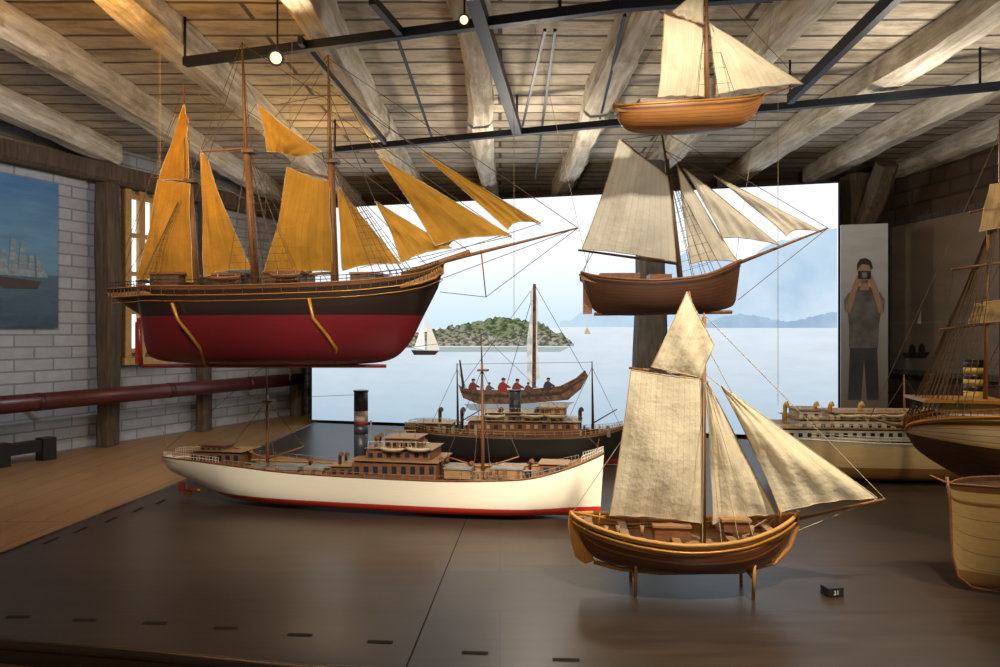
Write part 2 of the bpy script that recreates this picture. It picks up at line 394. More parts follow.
# pipe
PI=Model('wall_pipe',0,0,1,math.degrees(LW.rot),loc=LW.loc)
a=PI.p(-120,407,-.26); b=PI.p(300,375,-.26); z=(PI.p(60,400,-.26).z)
PI.tube([(a.x,-.26,z),(b.x,-.26,z)],.055,.055,paint('maroon_pipe',(.10,.022,.024),.35),'pipe',20)
for t in (.25,.55,.8): 
    xx=a.x+(b.x-a.x)*t; PI.tube([(xx-.02,-.26,z),(xx+.02,-.26,z)],.057,.057,paint('maroon_dark',(.06,.012,.012),.4),'bracket_rings',20); PI.box3(xx-.012,xx+.012,-.26,0,z-.012,z+.012,BLACK,'brackets')
PI.finish()
RD=Model('floor_heating_rail',0,0,1,math.degrees(LW.rot),loc=LW.loc)
a=RD.p(-60,470,-.22); b=RD.p(50,470,-.22)
RD.box3(a.x,b.x,-.26,-.2,.06,.13,BLACK,'rail')
for t in (0.02,.5,.95):
    xx=a.x+(b.x-a.x)*t; RD.box3(xx-.04,xx+.04,-.27,-.19,.001,.14,BLACK,'feet')
RD.finish()

def vpost(name,px,d,w,mat,seed,z0=ZP,top=ZC-.16): 
    q=W(px,300,d); return rough_beam(name,(q.x,q.y,z0+.004),(q.x,q.y,top),w,w,mat,seed,.006)
vpost('timber_post',650,4.62,.19,POSTD,71)
vpost('timber_post',857,4.98,.18,POST,72,ZF)
q=W(857,300,4.98)
rough_beam('post_bracket',(q.x+.0,q.y-.13,2.30),(q.x-.02,q.y-.42,ZC-.18),.12,.09,POST,75)

# ---------------- backlit panorama ----------------
rl=W(312,420,5.8); rr=W(838,438,4.8)
SCR=Model('backlit_seascape_panel',0,0,1,math.degrees(math.atan2(rr.y-rl.y,rr.x-rl.x)),loc=Vector((rl.x,rl.y,ZP)))
L=(Vector((rr.x,rr.y))-Vector((rl.x,rl.y))).length; H=SCR.p(837,183,0).z
SCR.box3(-.015,L+.015,.004,.14,0.002,H+.015,STEEL,'lightbox')
zh=SCR.p(700,327,0).z
SKY=gradmat('panorama_sky',zh,(.58,.76,.93),zh+(H-zh)*.60,(1.0,1.02,1.05),1.3,.22,1.10,(.68,.85,1.0))
SEA=gradmat('panorama_sea',0,(.46,.60,.72),zh,(.82,.91,.98),5,.22,1.0)
SCR.box3(0,L,0,.0038,zh,H,SKY,'sky'); SCR.box3(0,L,0,.0038,0,zh,SEA,'sea')
def blob(pts,k,mat,part): SCR.poly(pts,-.0015*k,mat,part)
def ridge(x0,x1,base,peaks,rough=3,n=60,seed=1):
    r=random.Random(seed); out=[]
    for i in range(n+1):
        x=x0+(x1-x0)*i/n
        y=base
        for (pxx,py) ,(qx,qy) in zip(peaks[:-1],peaks[1:]):
            if pxx<=x<=qx: f=(x-pxx)/(qx-pxx); f=f*f*(3-2*f); y=py+(qy-py)*f
        out.append((x,y+r.uniform(-rough,rough) if 0<i<n else y))
    return [(x1,base),(x0,base)]+out
M1=emisvar('far_mountain',(.48,.66,.84),(.68,.82,.95),2.0,s=1.0); M2=emisvar('mid_mountain',(.34,.50,.68),(.48,.64,.79),3,s=.98)
blob(ridge(560,837,327,[(560,322),(620,290),(660,262),(700,250),(740,262),(780,240),(837,228)],1.5),1,M1,'far_mountains')
blob(ridge(690,837,328,[(690,326),(740,314),(790,321),(837,312)],1,seed=4),2,M2,'near_mountains')
blob(ridge(315,420,330,[(315,318),(350,326),(420,329)],1,seed=5),1,M2,'left_shore')
ISL=emisvar('island_rock',(.13,.13,.09),(.50,.46,.38),22,(1,1,1.6),.9,.44,.56); ISG=emisvar('island_grass',(.06,.10,.04),(.30,.34,.19),20,(1,1,1.8),.9,.42,.58); ISD=emisvar('island_crag',(.09,.10,.06),(.38,.37,.28),26,(1,1,2),.9,.44,.56)
blob(ridge(440,572,344,[(440,330),(470,323),(500,317),(535,321),(560,333),(572,342)],1.6,seed=8),3,ISG,'island_top')
blob(ridge(397,520,345,[(397,344),(412,334),(430,330),(455,326),(480,331),(520,343)],2.2,seed=18),4,ISD,'island_crags')
blob(ridge(500,574,345,[(500,343),(520,331),(540,328),(560,335),(574,344)],2.0,seed=19),4,ISD,'island_crags')
blob(ridge(400,574,346,[(400,345),(430,338),(450,342),(480,335),(510,342),(540,337),(574,345)],2.6,seed=9),5,ISL,'island_rocks')
blob(ridge(345,412,347,[(345,347),(370,344),(412,342)],.6,seed=10),3,ISL,'skerry')
blob([(405,347),(570,347),(560,352),(430,352)],3,emis('island_reflection',(.45,.52,.50),.95),'island_reflection')
WS=emis('printed_white_sail',(.98,.96,.90),1); DS=emis('printed_dark_hull',(.05,.035,.03),.9); BRN=emisvar('printed_brown_hull',(.07,.035,.02),(.22,.11,.055),24,s=.8)
blob([(424,319),(414,348),(425,350)],6,WS,'yacht_sails'); blob([(427,317),(427,350),(440,350)],6,emis('printed_cream_sail',(.92,.84,.70),.95),'yacht_sails'); blob([(411,350),(439,351),(435,355),(414,355)],7,DS,'yacht_hull')
blob([(587,327),(584,334),(591,334)],5,emis('printed_tan_sail',(.6,.45,.3)),'distant_boat')
hullp=[(458,384),(463,388),(480,390),(520,390),(560,386),(576,378),(585,370),(588,376),(581,389),(568,400),(520,404),(478,404),(463,398)]
blob(hullp,7,BRN,'printed_boat_hull')
blob([(460,390),(480,394),(520,395),(560,392),(584,378),(583,380),(560,395),(520,398),(480,397),(461,393)],8,DS,'printed_boat_strake')
blob([(464,404),(575,402),(560,410),(500,413),(470,410)],3,emis('printed_reflection',(.30,.34,.36),.9),'printed_boat_reflection')
blob([(533,284),(536,284),(536,388),(532,388)],9,BRN,'printed_mast')
blob([(530,292),(534,284),(538,300),(537,340),(540,378),(527,386),(527,340),(531,312)],8,emisvar('printed_furled_sail',(.50,.47,.42),(.80,.77,.70),14),'printed_furled_sail')
blob([(459,360),(460.5,360),(465,388),(462,388)],9,DS,'printed_stern_post')
def figure(x,y,h,c,k):
    m=emis('printed_coat_%d'%k,c,.9)
    blob([(x-h*.30,y),(x-h*.34,y-h*.30),(x-h*.22,y-h*.55),(x-h*.08,y-h*.64),(x+h*.08,y-h*.62),(x+h*.24,y-h*.48),(x+h*.50,y-h*.32),(x+h*.47,y-h*.22),(x+h*.25,y-h*.26),(x+h*.30,y)],10,m,'printed_crew')
    sk=emis('printed_skin',(.32,.17,.11),.9); r=h*.12; cx,cy=x+h*.03,y-h*.74
    blob([(cx+r*math.cos(a*math.pi/5),cy+r*1.15*math.sin(a*math.pi/5)) for a in range(10)],11,sk,'printed_heads')
    blob([(cx-r*1.2,cy+r*.1),(cx-r*1.0,cy-r*1.0),(cx,cy-r*1.4),(cx+r*.9,cy-r*1.0),(cx+r*1.3,cy-r*.3)],12,DS,'printed_caps')
for i,(x,y,h,c) in enumerate(((473,391,14,(.16,.045,.03)),(503,392,16,(.26,.04,.025)),(517,392,15,(.20,.05,.035)),(548,390,14,(.06,.045,.05)),(489,392,11,(.14,.09,.06)),(528,392,11,(.12,.06,.05)))): figure(x,y,h,c,i)
for a,b in (((534,286),(460,388)),((535,286),(584,372)),((534,290),(505,390))):
    blob([a,(a[0]+.6,a[1]),(b[0]+.6,b[1]),b],6,DS,'printed_rigging')
SCR.finish()

# ---------------- glass reflection of a visitor, painted as a flat panel beside the screen ----------------
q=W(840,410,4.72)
BN=Model('visitor_reflection_panel',0,0,1,-14,loc=Vector((q.x,q.y,ZP)))
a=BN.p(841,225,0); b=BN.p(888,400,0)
BN.box3(a.x,b.x,0,.02,.002,a.z,gradmat('reflection_backdrop',.2,(.16,.13,.11),a.z,(.62,.66,.72),5,.35),'reflection_backing')
SIL=paint('reflection_silhouette',(.03,.025,.022),.6,var=.5,scale=12); SIL2=paint('reflection_skin',(.42,.26,.18),.6); SIL3=paint('reflection_shirt',(.17,.16,.165),.6,var=.6,scale=9); SIL4=paint('reflection_trousers',(.05,.055,.07),.6,var=.5,scale=9)
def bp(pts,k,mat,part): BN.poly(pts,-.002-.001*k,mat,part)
bp([(850,345),(877,345),(879,400),(867,400),(864,360),(861,400),(848,400)],1,SIL4,'reflected_trousers')
bp([(849,348),(849,325),(847,306),(848,295),(854,289),(860,286),(868,286),(874,289),(881,295),(882,306),(879,325),(878,348)],2,SIL3,'reflected_torso')
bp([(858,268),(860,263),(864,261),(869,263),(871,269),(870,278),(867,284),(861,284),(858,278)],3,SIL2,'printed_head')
bp([(861,280),(868,280),(869,290),(860,290)],3,SIL2,'reflected_neck')
bp([(857,272),(857,264),(860,259),(866,258),(871,261),(873,268),(871,270),(869,265),(862,264),(859,267)],4,SIL,'reflected_hair')
bp([(845,312),(844,300),(849,292),(853,294),(852,304),(850,313)],4,SIL3,'reflected_sleeve'); bp([(884,312),(885,300),(880,292),(876,294),(877,304),(879,313)],4,SIL3,'reflected_sleeve')
bp([(845,312),(850,313),(855,296),(861,278),(857,275),(851,290)],5,SIL2,'reflected_forearm'); bp([(884,312),(879,313),(874,296),(868,278),(872,275),(878,290)],5,SIL2,'reflected_forearm')
bp([(858,271),(871,271),(871,279),(858,279)],6,BLACK,'reflected_camera')
bp([(862,272.5),(867,272.5),(867,277.5),(862,277.5)],7,GREYP,'reflected_camera_lens')
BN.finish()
# glass reflection of the seascape, painted as a dark panel on the right wall
WR=Model('seascape_reflection_panel',0,0,1,math.degrees(math.atan2(-4.3,.75)),loc=Vector((3.0,5.5,ZF)))
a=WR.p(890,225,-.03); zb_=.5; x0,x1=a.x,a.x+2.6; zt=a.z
WR.box3(x0,x1,-.03,-.002,zb_,zt,gradmat('reflection_panel',zb_,(.16,.135,.115),zt,(.22,.16,.115),3,.6,0,(.32,.24,.17)),'panel')
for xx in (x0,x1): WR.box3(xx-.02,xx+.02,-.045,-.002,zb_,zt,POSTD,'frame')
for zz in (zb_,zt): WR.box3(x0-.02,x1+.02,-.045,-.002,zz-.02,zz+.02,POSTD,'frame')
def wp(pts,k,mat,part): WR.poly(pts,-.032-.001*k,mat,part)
wp([(893,322),(1000,320),(1000,322),(893,324)],1,GREYP,'reflected_horizon')
wp([(902,353),(930,352),(926,358),(905,358)],2,SIL,'reflected_boat'); wp([(908,353),(909,346),(912,344),(915,346),(916,353)],2,SIL,'reflected_boat'); wp([(918,352),(919,345),(922,343),(925,346),(925,352)],2,SIL,'reflected_boat')
wp([(921,310),(917,323),(921,324)],2,WHITE,'reflected_sail')
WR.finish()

OCH=cloth('ochre_sailcloth',(.60,.31,.045),9,.4,.4,.60)
OFFW=cloth('canvas_sailcloth',(.96,.83,.58),13,.42,.38,.82)
OFFW2=cloth('pale_sailcloth',(.90,.84,.70),12,.42,.38)

# ---------------- 1. hanging three masted schooner ----------------
S=Model('three_masted_schooner_model',275,320,2.6,-8)
zw=S.p(280,315,-.15).z
hm=hullmat('schooner_hull',(.150,.010,.017),[(zw,(.016,.010,.009))],[(.72,.93,(.022,.012,.009)),(.955,1.01,(.16,.06,.02))],0,.30,.35)
S.hull([(107,289,111,299,.07,1.6),(121,288,128,311,.10,1.5),(136,287,139,322,.115,1.3),(146,286,142,357,.125,1.15),(200,286,200,365,.15,2),(280,284,280,366,.155,2.4),(350,281,350,365,.15,2),(392,277,387,360,.11,1.5),(418,273,407,344,.07,1.25),(434,268,422,318,.03,1.1),(444,263,438,288,.004,1.05)],hm,DECK,.03,60)
S.gunwale(.003,SPAR); S.gunwale(.0022,GOLD,.03,.99,-.034,'wale',dy=.0005)
S.gunwale(.0013,GOLD,.04,.97,-.056,'wale',dy=-.001)
for i in range(40):
    for sd in (-1,1):
        a=S.sheer(.03+.92*i/39,sd,-.004,.0015); S.tube([a,a+Vector((0,0,-.028))],.0016,.0016,SPARD,'bulwark_posts',4)
S.railing(.02,.93,.024,46,BLACK,.0014,2)
S.tube([S.p(142,366),S.p(386,366)],.007,.007,RED,'keel',6)
S.tube([S.p(139,318),S.p(141,366)],.009,.009,RED,'rudder_post',6)
S.box3(S.p(136,330).x,S.p(141,330).x,-.006,.006,S.p(138,364).z,S.p(138,322).z,RED,'rudder')
for pts in ([(172,303),(178,320),(190,335),(200,348),(206,366)],[(309,298),(313,318),(326,334),(336,348),(338,364)]):
    offs=[-.156,-.150,-.135,-.10,-.03]
    S.tube([S.p(x,y,o) for (x,y),o in zip(pts,offs)],.0065,.0065,GOLD,'hanging_straps',8)
for (tx,ty),(mx,my),(bx,by) in (((184,84),(189,180),(196,292)),((242,42),(247,150),(256,290)),((328,55),(331,160),(335,288))):
    S.spar((bx,by),(mx,my),.016,.013); S.spar((mx,my+25),(tx,ty),.009,.003)
    S.box(mx-6,my-1,mx+6,my+2,-.02,.02,SPARD,'mast_tops')
S.spar((402,275),(470,252),.012,.010); S.spar((445,261),(578,228),.008,.003)
S.spar((481,250),(486,297),.003,.002)
S.spar((191,178),(150,178),.005,.003); S.spar((194,284),(136,281),.006,.004)
S.spar((247,148),(200,152),.005,.003); S.spar((254,276),(203,278),.006,.004)
S.spar((331,178),(288,168),.005,.003); S.spar((334,273),(262,276),.006,.004)
S.spar((192,120),(176,116),.004,.003)
S.sail([(184,104),(188,120),(189,180),(160,180)],-.01,.02,OCH)
S.sail([(158,180),(190,184),(193,283),(138,280)],-.015,.03,OCH,hollow=(0,0,.06,.08))
S.sail([(201,150),(207,158),(252,270),(205,277)],.0,.03,OCH,hollow=(0,.14,.05,.02))
S.sail([(287,167),(330,182),(333,271),(264,276)],-.01,.035,OCH,hollow=(0.03,0,.04,.12))
S.sail([(257,104),(322,152),(296,157),(268,152)],-.03,.025,OCH,hollow=(.08,0,.1,.1))
S.sail([(338,186),(401,264),(343,271)],-.0,.03,OCH,hollow=(0,0.02,.08,.0))
S.sail([(375,201),(452,248),(402,263)],-.01,.02,OCH,hollow=(0,.02,.1,.18))
S.sail([(378,156),(512,236),(436,246)],-.02,.03,OCH,hollow=(0,.0,.08,.10))
S.sail([(418,150),(541,223),(508,230)],.02,.02,OCH,hollow=(0,.0,.12,.06))
S.sail([(388,166),(480,236),(446,248)],.03,.02,OCH,hollow=(0,.0,.1,.1))
for a,b in (((328,58),(578,228)),((329,90),(541,226)),((330,110),(512,238)),((331,150),(470,252)),((331,170),(430,268)),((242,44),(328,100)),((246,110),(331,165)),((246,120),(256,104)),((184,86),(243,120)),((188,170),(247,200)),((247,150),(332,272)),((184,86),(112,286)),((189,175),(120,286)),((242,50),(195,200)),((328,60),(250,200)),((578,228),(486,297)),((486,297),(440,292)),((577,228),(438,280)),((242,42),(190,178)),((328,55),(247,150)),((184,104),(138,280)),((258,104),(244,80)),((322,152),(335,200)),((280,104),(330,95)),((330,95),(375,201)),((330,80),(418,150)),((330,70),(378,156)),((512,236),(400,262)),((541,223),(420,262)),((436,246),(360,268)),((267,152),(330,180)),((268,152),(262,276)),((160,180),(184,120)),((150,178),(190,140)),((247,150),(280,284)),((247,150),(228,284)),((331,160),(360,280)),((331,160),(310,282)),((150,178),(120,286)),((200,152),(242,100)),((288,168),(328,110)),((176,116),(150,178))):
    S.line(a,b,r=.0013)
for top,tc in (((189,178),.27),((247,150),.48),((331,160),.70)):
    S.shrouds(top,tc,.09,5,.0012,16)
for top,b in (((184,84),(189,182)),((242,42),(247,152)),((328,55),(331,162))):
    for o in (-.03,.03): S.line(top,(b[0]+4,b[1]),0,o); S.line(top,(b[0]-4,b[1]),0,o)
for x0,x1,h in ((150,178,8),(212,240,7),(262,300,9),(350,376,8)):
    S.box(x0,281-h,x1,290,-.07,.07,SPARD); S.box(x0-1,280-h,x1+1,282-h,-.075,.075,BROWN)
def boat(m,cx,cy,L,off,mat,b=.02):
    c=m.p(cx,cy,off); bm=m.B('lifeboats',mat); rings=[]
    for i in range(9):
        t=i/8*2-1; w=b*(1-t*t)**.6+.001; x=c.x+t*L/2; k=.35*abs(t)**3
        rings.append([bm.verts.new((x,c.y+w*math.cos(a),c.z+b*(k-.05)*1 - b*math.sin(a)*(1-.3*t*t))) for a in [math.pi*j/8 for j in range(9)]])
    for i in range(8):
        for j in range(8): bm.faces.new((rings[i][j],rings[i+1][j],rings[i+1][j+1],rings[i][j+1])).smooth=True
    for i in range(8): bm.faces.new((rings[i][0],rings[i][8],rings[i+1][8],rings[i+1][0]))
    for dx in (-.3,.3): m.tube([(c.x+dx*L,c.y+b*.6,c.z-b*1.2),(c.x+dx*L,c.y+b*.6,c.z+b*.6),(c.x+dx*L,c.y-b*.2,c.z+b)],.0012,.0012,WHITE,'davits',4)
boat(S,225,277,.12,-.12,BROWN); boat(S,285,274,.12,-.12,BROWN)
S.tube([S.p(400,287,-.095),S.p(420,283,-.065),S.p(436,278,-.03),S.p(442,270,-.0),S.p(440,262,0)],.006,.003,GOLD,'bow_scroll',6)
for i in range(5): S.tube([S.sheer(.88+.02*i,-1,-.008,.002),S.sheer(.885+.02*i,-1,-.03,.001)],.0025,.002,GOLD,'bow_scroll',5)
for x in (160,292): S.line((x,-30),(x,286),0,0,.001,ROPEL,'hanging_wires')
S.finish()

# ---------------- 2. hanging sloop (white sails) ----------------
S=Model('hanging_sloop_model',660,290,2.5,-4)
hm=hullmat('sloop_hull',(.10,.042,.022),[],[(.84,.90,(.03,.015,.01)),(.93,1.01,(.22,.09,.035))],11,.45,.45)
S.hull([(581,272,590,300,.055,1.7),(592,275,596,311,.085,1.6),(615,278,618,315,.11,2),(655,280,655,315,.12,2.4),(700,276,700,313,.11,2),(725,268,722,310,.07,1.5),(737,262,733,306,.025,1.2),(741,260,736,300,.004,1.05)],hm,DECK,.025,40)
S.gunwale(.0045,BROWN)
S.tube([S.p(594,314),S.p(732,312)],.007,.007,BROWN,'keel',6)
S.box3(S.p(583,300).x,S.p(592,300).x,-.006,.006,S.p(588,314).z,S.p(588,278).z,BROWN,'rudder')
S.spar((681,285),(667,160),.011,.008,mat=SPARD); S.spar((669,180),(661,128),.007,.003,mat=SPARD)
S.spar((736,264),(828,228),.007,.003); S.spar((680,264),(578,250),.006,.004,mat=SPARD); S.spar((669,180),(622,140),.005,.003,mat=SPARD)
S.sail([(619,139),(668,176),(676,262),(582,249)],-.015,.04,OFFW2,hollow=(0.02,0,.03,.05))
S.sail([(677,165),(737,262),(690,264)],-.01,.025,OFFW2,hollow=(0,.03,.06,.02))
S.sail([(683,168),(779,245),(722,238)],-.03,.03,OFFW2,hollow=(0,.03,.08,.12))
S.sail([(714,176),(822,232),(786,236)],.01,.03,OFFW2,hollow=(0,.0,.15,.12))
for a,b in (((661,130),(828,228)),((664,150),(780,246)),((666,165),(740,264)),((661,130),(582,272)),((622,140),(663,134)),((622,140),(584,272)),((828,228),(738,300)),((714,176),(664,150))): S.line(a,b)
S.shrouds((667,165),.62,.14,4,.0011,10)
S.box(600,273,640,283,-.05,.05,BROWN); S.box(650,274,672,283,-.045,.045,BROWN)
S.line((522,-30),(590,278),0,0,.0008,ROPEL,'hanging_wires'); S.line((778,-30),(735,265),0,0,.0008,ROPEL,'hanging_wires')
S.finish()

# ---------------- 3. top hanging open boat ----------------
S=Model('hanging_open_boat_model',690,110,2.2,4)
hm=hullmat('open_boat_hull',(.42,.17,.045),[],[(.78,.86,(.12,.05,.02)),(.93,1.01,(.50,.27,.08))],8,.4,.3)
S.hull([(614,103,618,110,.004,1.2),(620,105,622,124,.03,1.5),(640,104,640,130,.065,2),(690,101,690,130,.085,2.3),(735,98,735,126,.06,1.8),(756,95,752,118,.02,1.3),(764,93,762,102,.004,1.1)],hm,DECK,.02,36)
S.gunwale(.004,GOLD)
S.spar((707,108),(706,-30),.009,.005); S.spar((757,97),(802,84),.005,.002); S.spar((704,98),(656,102),.004,.003)
S.spar((704,26),(660,12),.004,.003)
S.sail([(664,14),(702,28),(704,97),(657,98)],-.01,.03,OFFW,hollow=(0,0,.04,.06))
S.sail([(672,12),(703,-14),(703,24),(674,15)],-.006,.01,OFFW)
S.sail([(709,24),(803,84),(716,95)],-.01,.03,OFFW,hollow=(0,.03,.06,.02))
S.line((706,-20),(803,84)); S.line((706,-20),(616,103)); S.line((706,20),(762,95)); S.shrouds((706,10),.6,.15,3,.001,5)
S.box(640,98,690,108,-.03,.03,BROWN)
S.finish()

# ---------------- 4. foreground gaff boat ----------------
S=Model('gaff_sailing_boat_model',690,545,1.95,-5)
hm=hullmat('gaff_boat_hull',(.15,.045,.016),[],[(.50,.56,(.32,.13,.03)),(.74,.82,(.45,.20,.04)),(.90,1.01,(.60,.30,.06))],9,.3,.25)
INN=wood('boat_inside',(.26,.12,.045),(.46,.25,.10),40,(1,8,8),.5)
S.hull([(571,512,577,520,.004,1.15),(578,518,584,547,.03,1.3),(600,528,606,562,.085,1.8),(640,539,645,567,.125,2.2),(690,545,692,570,.14,2.4),(740,541,742,569,.125,2.1),(773,530,768,563,.075,1.6),(790,520,785,548,.03,1.25),(797,513,794,524,.004,1.1)],hm,INN,.035,50,kf=.1)
S.gunwale(.006,wood('gunwale_oak',(.48,.24,.05),(.66,.36,.10),30,(1,6,6)))
S.gunwale(.004,GOLD,.04,.97,-.02,'wale')
OR=wood('rudder_oak',(.42,.17,.03),(.60,.27,.05),30,(6,6,1),.4)
S.tube([S.p(594,561),S.p(620,568),S.p(660,572),S.p(740,571),S.p(775,562),S.p(790,546),S.p(798,524),S.p(798,510)],.007,.006,OR,'keel_and_stem',8)
bm=S.B('rudder',OR); pf=[(569,512),(577,514),(583,530),(592,548),(594,560),(585,563),(575,556),(571,540),(568,525)]
f=[[bm.verts.new(S.p(x,y,o)) for x,y in pf] for o in (-.009,.009)]
bm.faces.new(f[0]); bm.faces.new(f[1][::-1]); n=len(pf)
for i in range(n): bm.faces.new((f[0][i],f[0][(i+1)%n],f[1][(i+1)%n],f[1][i]))
S.tube([S.p(572,511),S.p(610,518),S.p(625,520)],.004,.003,OR,'tiller',6)
for t in (.2,.34,.48,.62,.76):
    a=S.sheer(t,-1,-.014); b=S.sheer(t,1,-.014); S.box3(a.x-.012,a.x+.012,a.y+.004,b.y-.004,a.z-.004,a.z+.003,DECK,'thwarts')
for i in range(22):
    t=.1+.8*i/21
    for sd in (-1,1):
        a=S.sheer(t,sd,-.002,-.006); S.tube([a,a+Vector((0,0,-.03))],.0022,.0022,OR,'ribs',4)
S.box(655,527,690,541,-.035,.04,BROWN,'hatch'); S.box(653,525,692,528,-.04,.045,INN,'hatch')
S.box(724,521,750,532,-.04,.04,BROWN,'fore_hatch'); S.box(722,519,752,522,-.045,.045,INN,'fore_hatch')
for x in (606,618,642,752,765): S.tube([S.p(x,525,.0),S.p(x,535,0)],.007,.006,DECK,'barrels',8)
S.tube([S.p(615,524,.05),S.p(720,521,.07)],.003,.003,DECK,'oars',6); S.tube([S.p(620,528,.06),S.p(735,519,.08)],.003,.003,DECK,'oars',6)
S.tube([S.p(598,527,-.04),S.p(600,512,-.04)],.002,.002,OR,'pins',5); S.tube([S.p(780,521,-.04),S.p(781,508,-.04)],.002,.002,OR,'pins',5)
S.spar((703,545),(704,316),.0085,.0065,mat=SPAR)
S.spar((704,345),(704,312),.0045,.002)
S.spar((792,519),(885,498),.006,.003); S.spar((702,523),(606,516),.006,.004); S.spar((702,378),(629,367),.005,.0035); S.spar((703,350),(689,290),.003,.002)
S.sail([(631,369),(700,378),(701,522),(609,514)],-.012,.045,OFFW,hollow=(.01,0,.03,.03),n=24)
S.sail([(687,291),(714,344),(701,377),(651,366)],-.008,.018,OFFW,hollow=(.03,.03,0,0.02))
S.sail([(707,380),(776,514),(712,523)],.0,.028,OFFW,hollow=(0,.03,.04,.02))
S.sail([(721,385),(877,497),(779,511)],-.03,.04,OFFW,hollow=(0,.0,.05,.10),n=24)
for a,b in (((704,314),(885,498)),((704,340),(797,513)),((704,320),(572,512)),((689,292),(651,366)),((608,515),(575,516)),((877,498),(797,530)),((720,385),(704,372)),((779,511),(760,535)),((776,513),(730,540)),((704,370),(640,368))): S.line(a,b,r=.0011,mat=ROPEL)
S.shrouds((704,375),.60,.14,4,.001,1,mat=ROPEL)
for x0 in (633,747):
    a=S.p(x0,575,0); zt=S.p(x0,566,0).z; zb=ZP-S.loc.z
    for sd in (-1,1):
        S.tube([(a.x,sd*.075,zt+.035),(a.x,sd*.062,zb+.004)],.005,.005,OR,'display_stand',6)
    S.box3(a.x-.005,a.x+.005,-.07,.07,zt-.012,zt,OR,'display_stand')
a=S.p(633,580,0); b=S.p(747,580,0); zb=ZP-S.loc.z
S.box3(a.x,b.x,-.004,.004,zt-.012,zt-.004,OR,'display_stand')
S.finish(ZP)

# ---------------- 5. cream steam ship ----------------
S=Model('cargo_steamship_model',400,505,2.85,-10.7)
zb=ZP-S.loc.z
hm=hullmat('steamship_hull',(.50,.03,.018),[(zb+.046,(.86,.79,.64))],[(.965,1.01,(.18,.07,.03))],0,.3,.06)
S.hull([(162,458,167,474,.035,1.6),(168,459,178,482,.07,1.6),(184,461,196,492,.095,1.6),(210,464,212,502,.115,1.7),(240,468,240,506,.13,3),(300,475,300,510,.14,5),(425,482,425,517,.14,6),(500,482,500,520,.13,5),(535,479,535,521,.115,3.2),(570,469,565,521,.075,2),(592,460,588,520,.03,1.5),(604,454,600,519,.004,1.2)],hm,DECK,.02,60,kf=.85)
S.gunwale(.003,BROWN)
RD2=paint('propeller_bronze',(.40,.12,.04),.3,.7)
c=S.p(186,491,0)
S.box3(c.x-.034,c.x-.008,-.004,.004,zb+.024,c.z+.034,RED,'rudder')
for k in range(4):
    a=k*math.pi/2+.4; bm=S.B('propeller',RD2)
    q=[(0,.004),(.018,.014),(.034,.010),(.036,-.006),(.018,-.010)]
    bm.faces.new([bm.verts.new((c.x+.012+t*.15,u*math.cos(a)-t*math.sin(a),c.z-.002+u*math.sin(a)+t*math.cos(a))) for u,t in q])
S.tube([(c.x,0,c.z-.002),(c.x+.08,0,c.z)],.006,.008,RD2,'propeller_shaft',8)
def deckbox(x0,x1,y0,y1,b,mat=BROWN,roof=None,win=0,part='superstructure'):
    S.box(x0,y0,x1,y1,-b,b,mat,part)
    if roof: S.box(x0-2,y0-2,x1+2,y0,-b-.008,b+.008,roof,part)
    if win:
        for i in range(win):
            xx=x0+(x1-x0)*(i+.5)/win; w=(x1-x0)/win*.25
            S.box(xx-w,y0+(y1-y0)*.2,xx+w,y0+(y1-y0)*.6,-b-.0015,-b+.001,DGLASS,part+'_windows')
S.railing(.03,.30,.025,26,WHITE,.0011,2); S.railing(.86,.99,.025,10,WHITE,.0011,2); S.railing(.32,.84,.018,40,GREYP,.001,1)
deckbox(190,240,454,468,.07,BROWN,DECK,6); deckbox(200,222,448,455,.045,BROWN,BROWN,4)
deckbox(352,436,464,484,.105,BROWN,DECK,9)
deckbox(366,430,452,464,.085,BROWN,DECK,7)
deckbox(385,416,441,452,.065,BROWN,DECK,5)
deckbox(330,354,469,480,.07,BROWN,DECK,3)
deckbox(540,566,467,478,.045,BROWN,DECK,2)
for i in range(8):
    x=368+i*8; S.line((x,451),(x,443),-.088,-.088,.0011,WHITE)
S.line((368,443),(430,444),-.088,-.088,.0011,WHITE)
S.tube([S.p(385,432,-.04),S.p(416,432,-.04)],.0025,.0025,DECK,'awning_frame',5)
for x in (386,400,415): S.line((x,441),(x,432),-.04,-.04,.0014,DECK)
def funnel(m,px,y0,y1,r,bands,off=0):
    for i,(f0,f1,mt) in enumerate(bands):
        a=m.p(px,y0+(y1-y0)*f0,off); b=m.p(px,y0+(y1-y0)*f1,off); m.tube([a,b],r,r,mt,'funnel',20)
    a=m.p(px,y0,off); m.tube([a+Vector((0,0,-.004)),a+Vector((0,0,.002))],r*1.08,r*1.08,BLACK,'funnel',20)
FBLK=paint('funnel_black',(.03,.035,.05),.4)
funnel(S,361,392,464,.030,[(0,.28,FBLK),(.28,.42,WHITE),(.42,.48,RED),(.48,.60,FBLK),(.60,1,FBLK)])
S.tube([S.p(370,462,0),S.p(371,422,0)],.004,.004,GREYP,'steam_pipe',6)
def vent(m,x,y0,y1,off,mat=BROWN,r=.006):
    a=m.p(x,y1,off); b=m.p(x,y0,off); m.tube([a,b,b+Vector((.004,-.004,r*.9)),b+Vector((.012,-.010,r*1.4))],r,r*1.7,mat,'ventilators',8)
for x,y0,y1,o in ((340,457,472,-.04),(346,457,472,.04),(376,440,452,-.05),(380,438,452,.05),(440,462,480,-.05),(445,462,480,.05),(250,454,470,0),(310,462,476,0),(470,466,480,0),(530,464,478,0),(424,444,464,-.03)): vent(S,x,y0,y1,o)
for x0,x1 in ((246,262),(276,296),(304,322),(444,470),(492,522)):
    S.box(x0,471,x1,481,-.05,.05,DECK,'hatches'); S.box(x0-1,469,x1+1,472,-.055,.055,GREYP,'hatches')
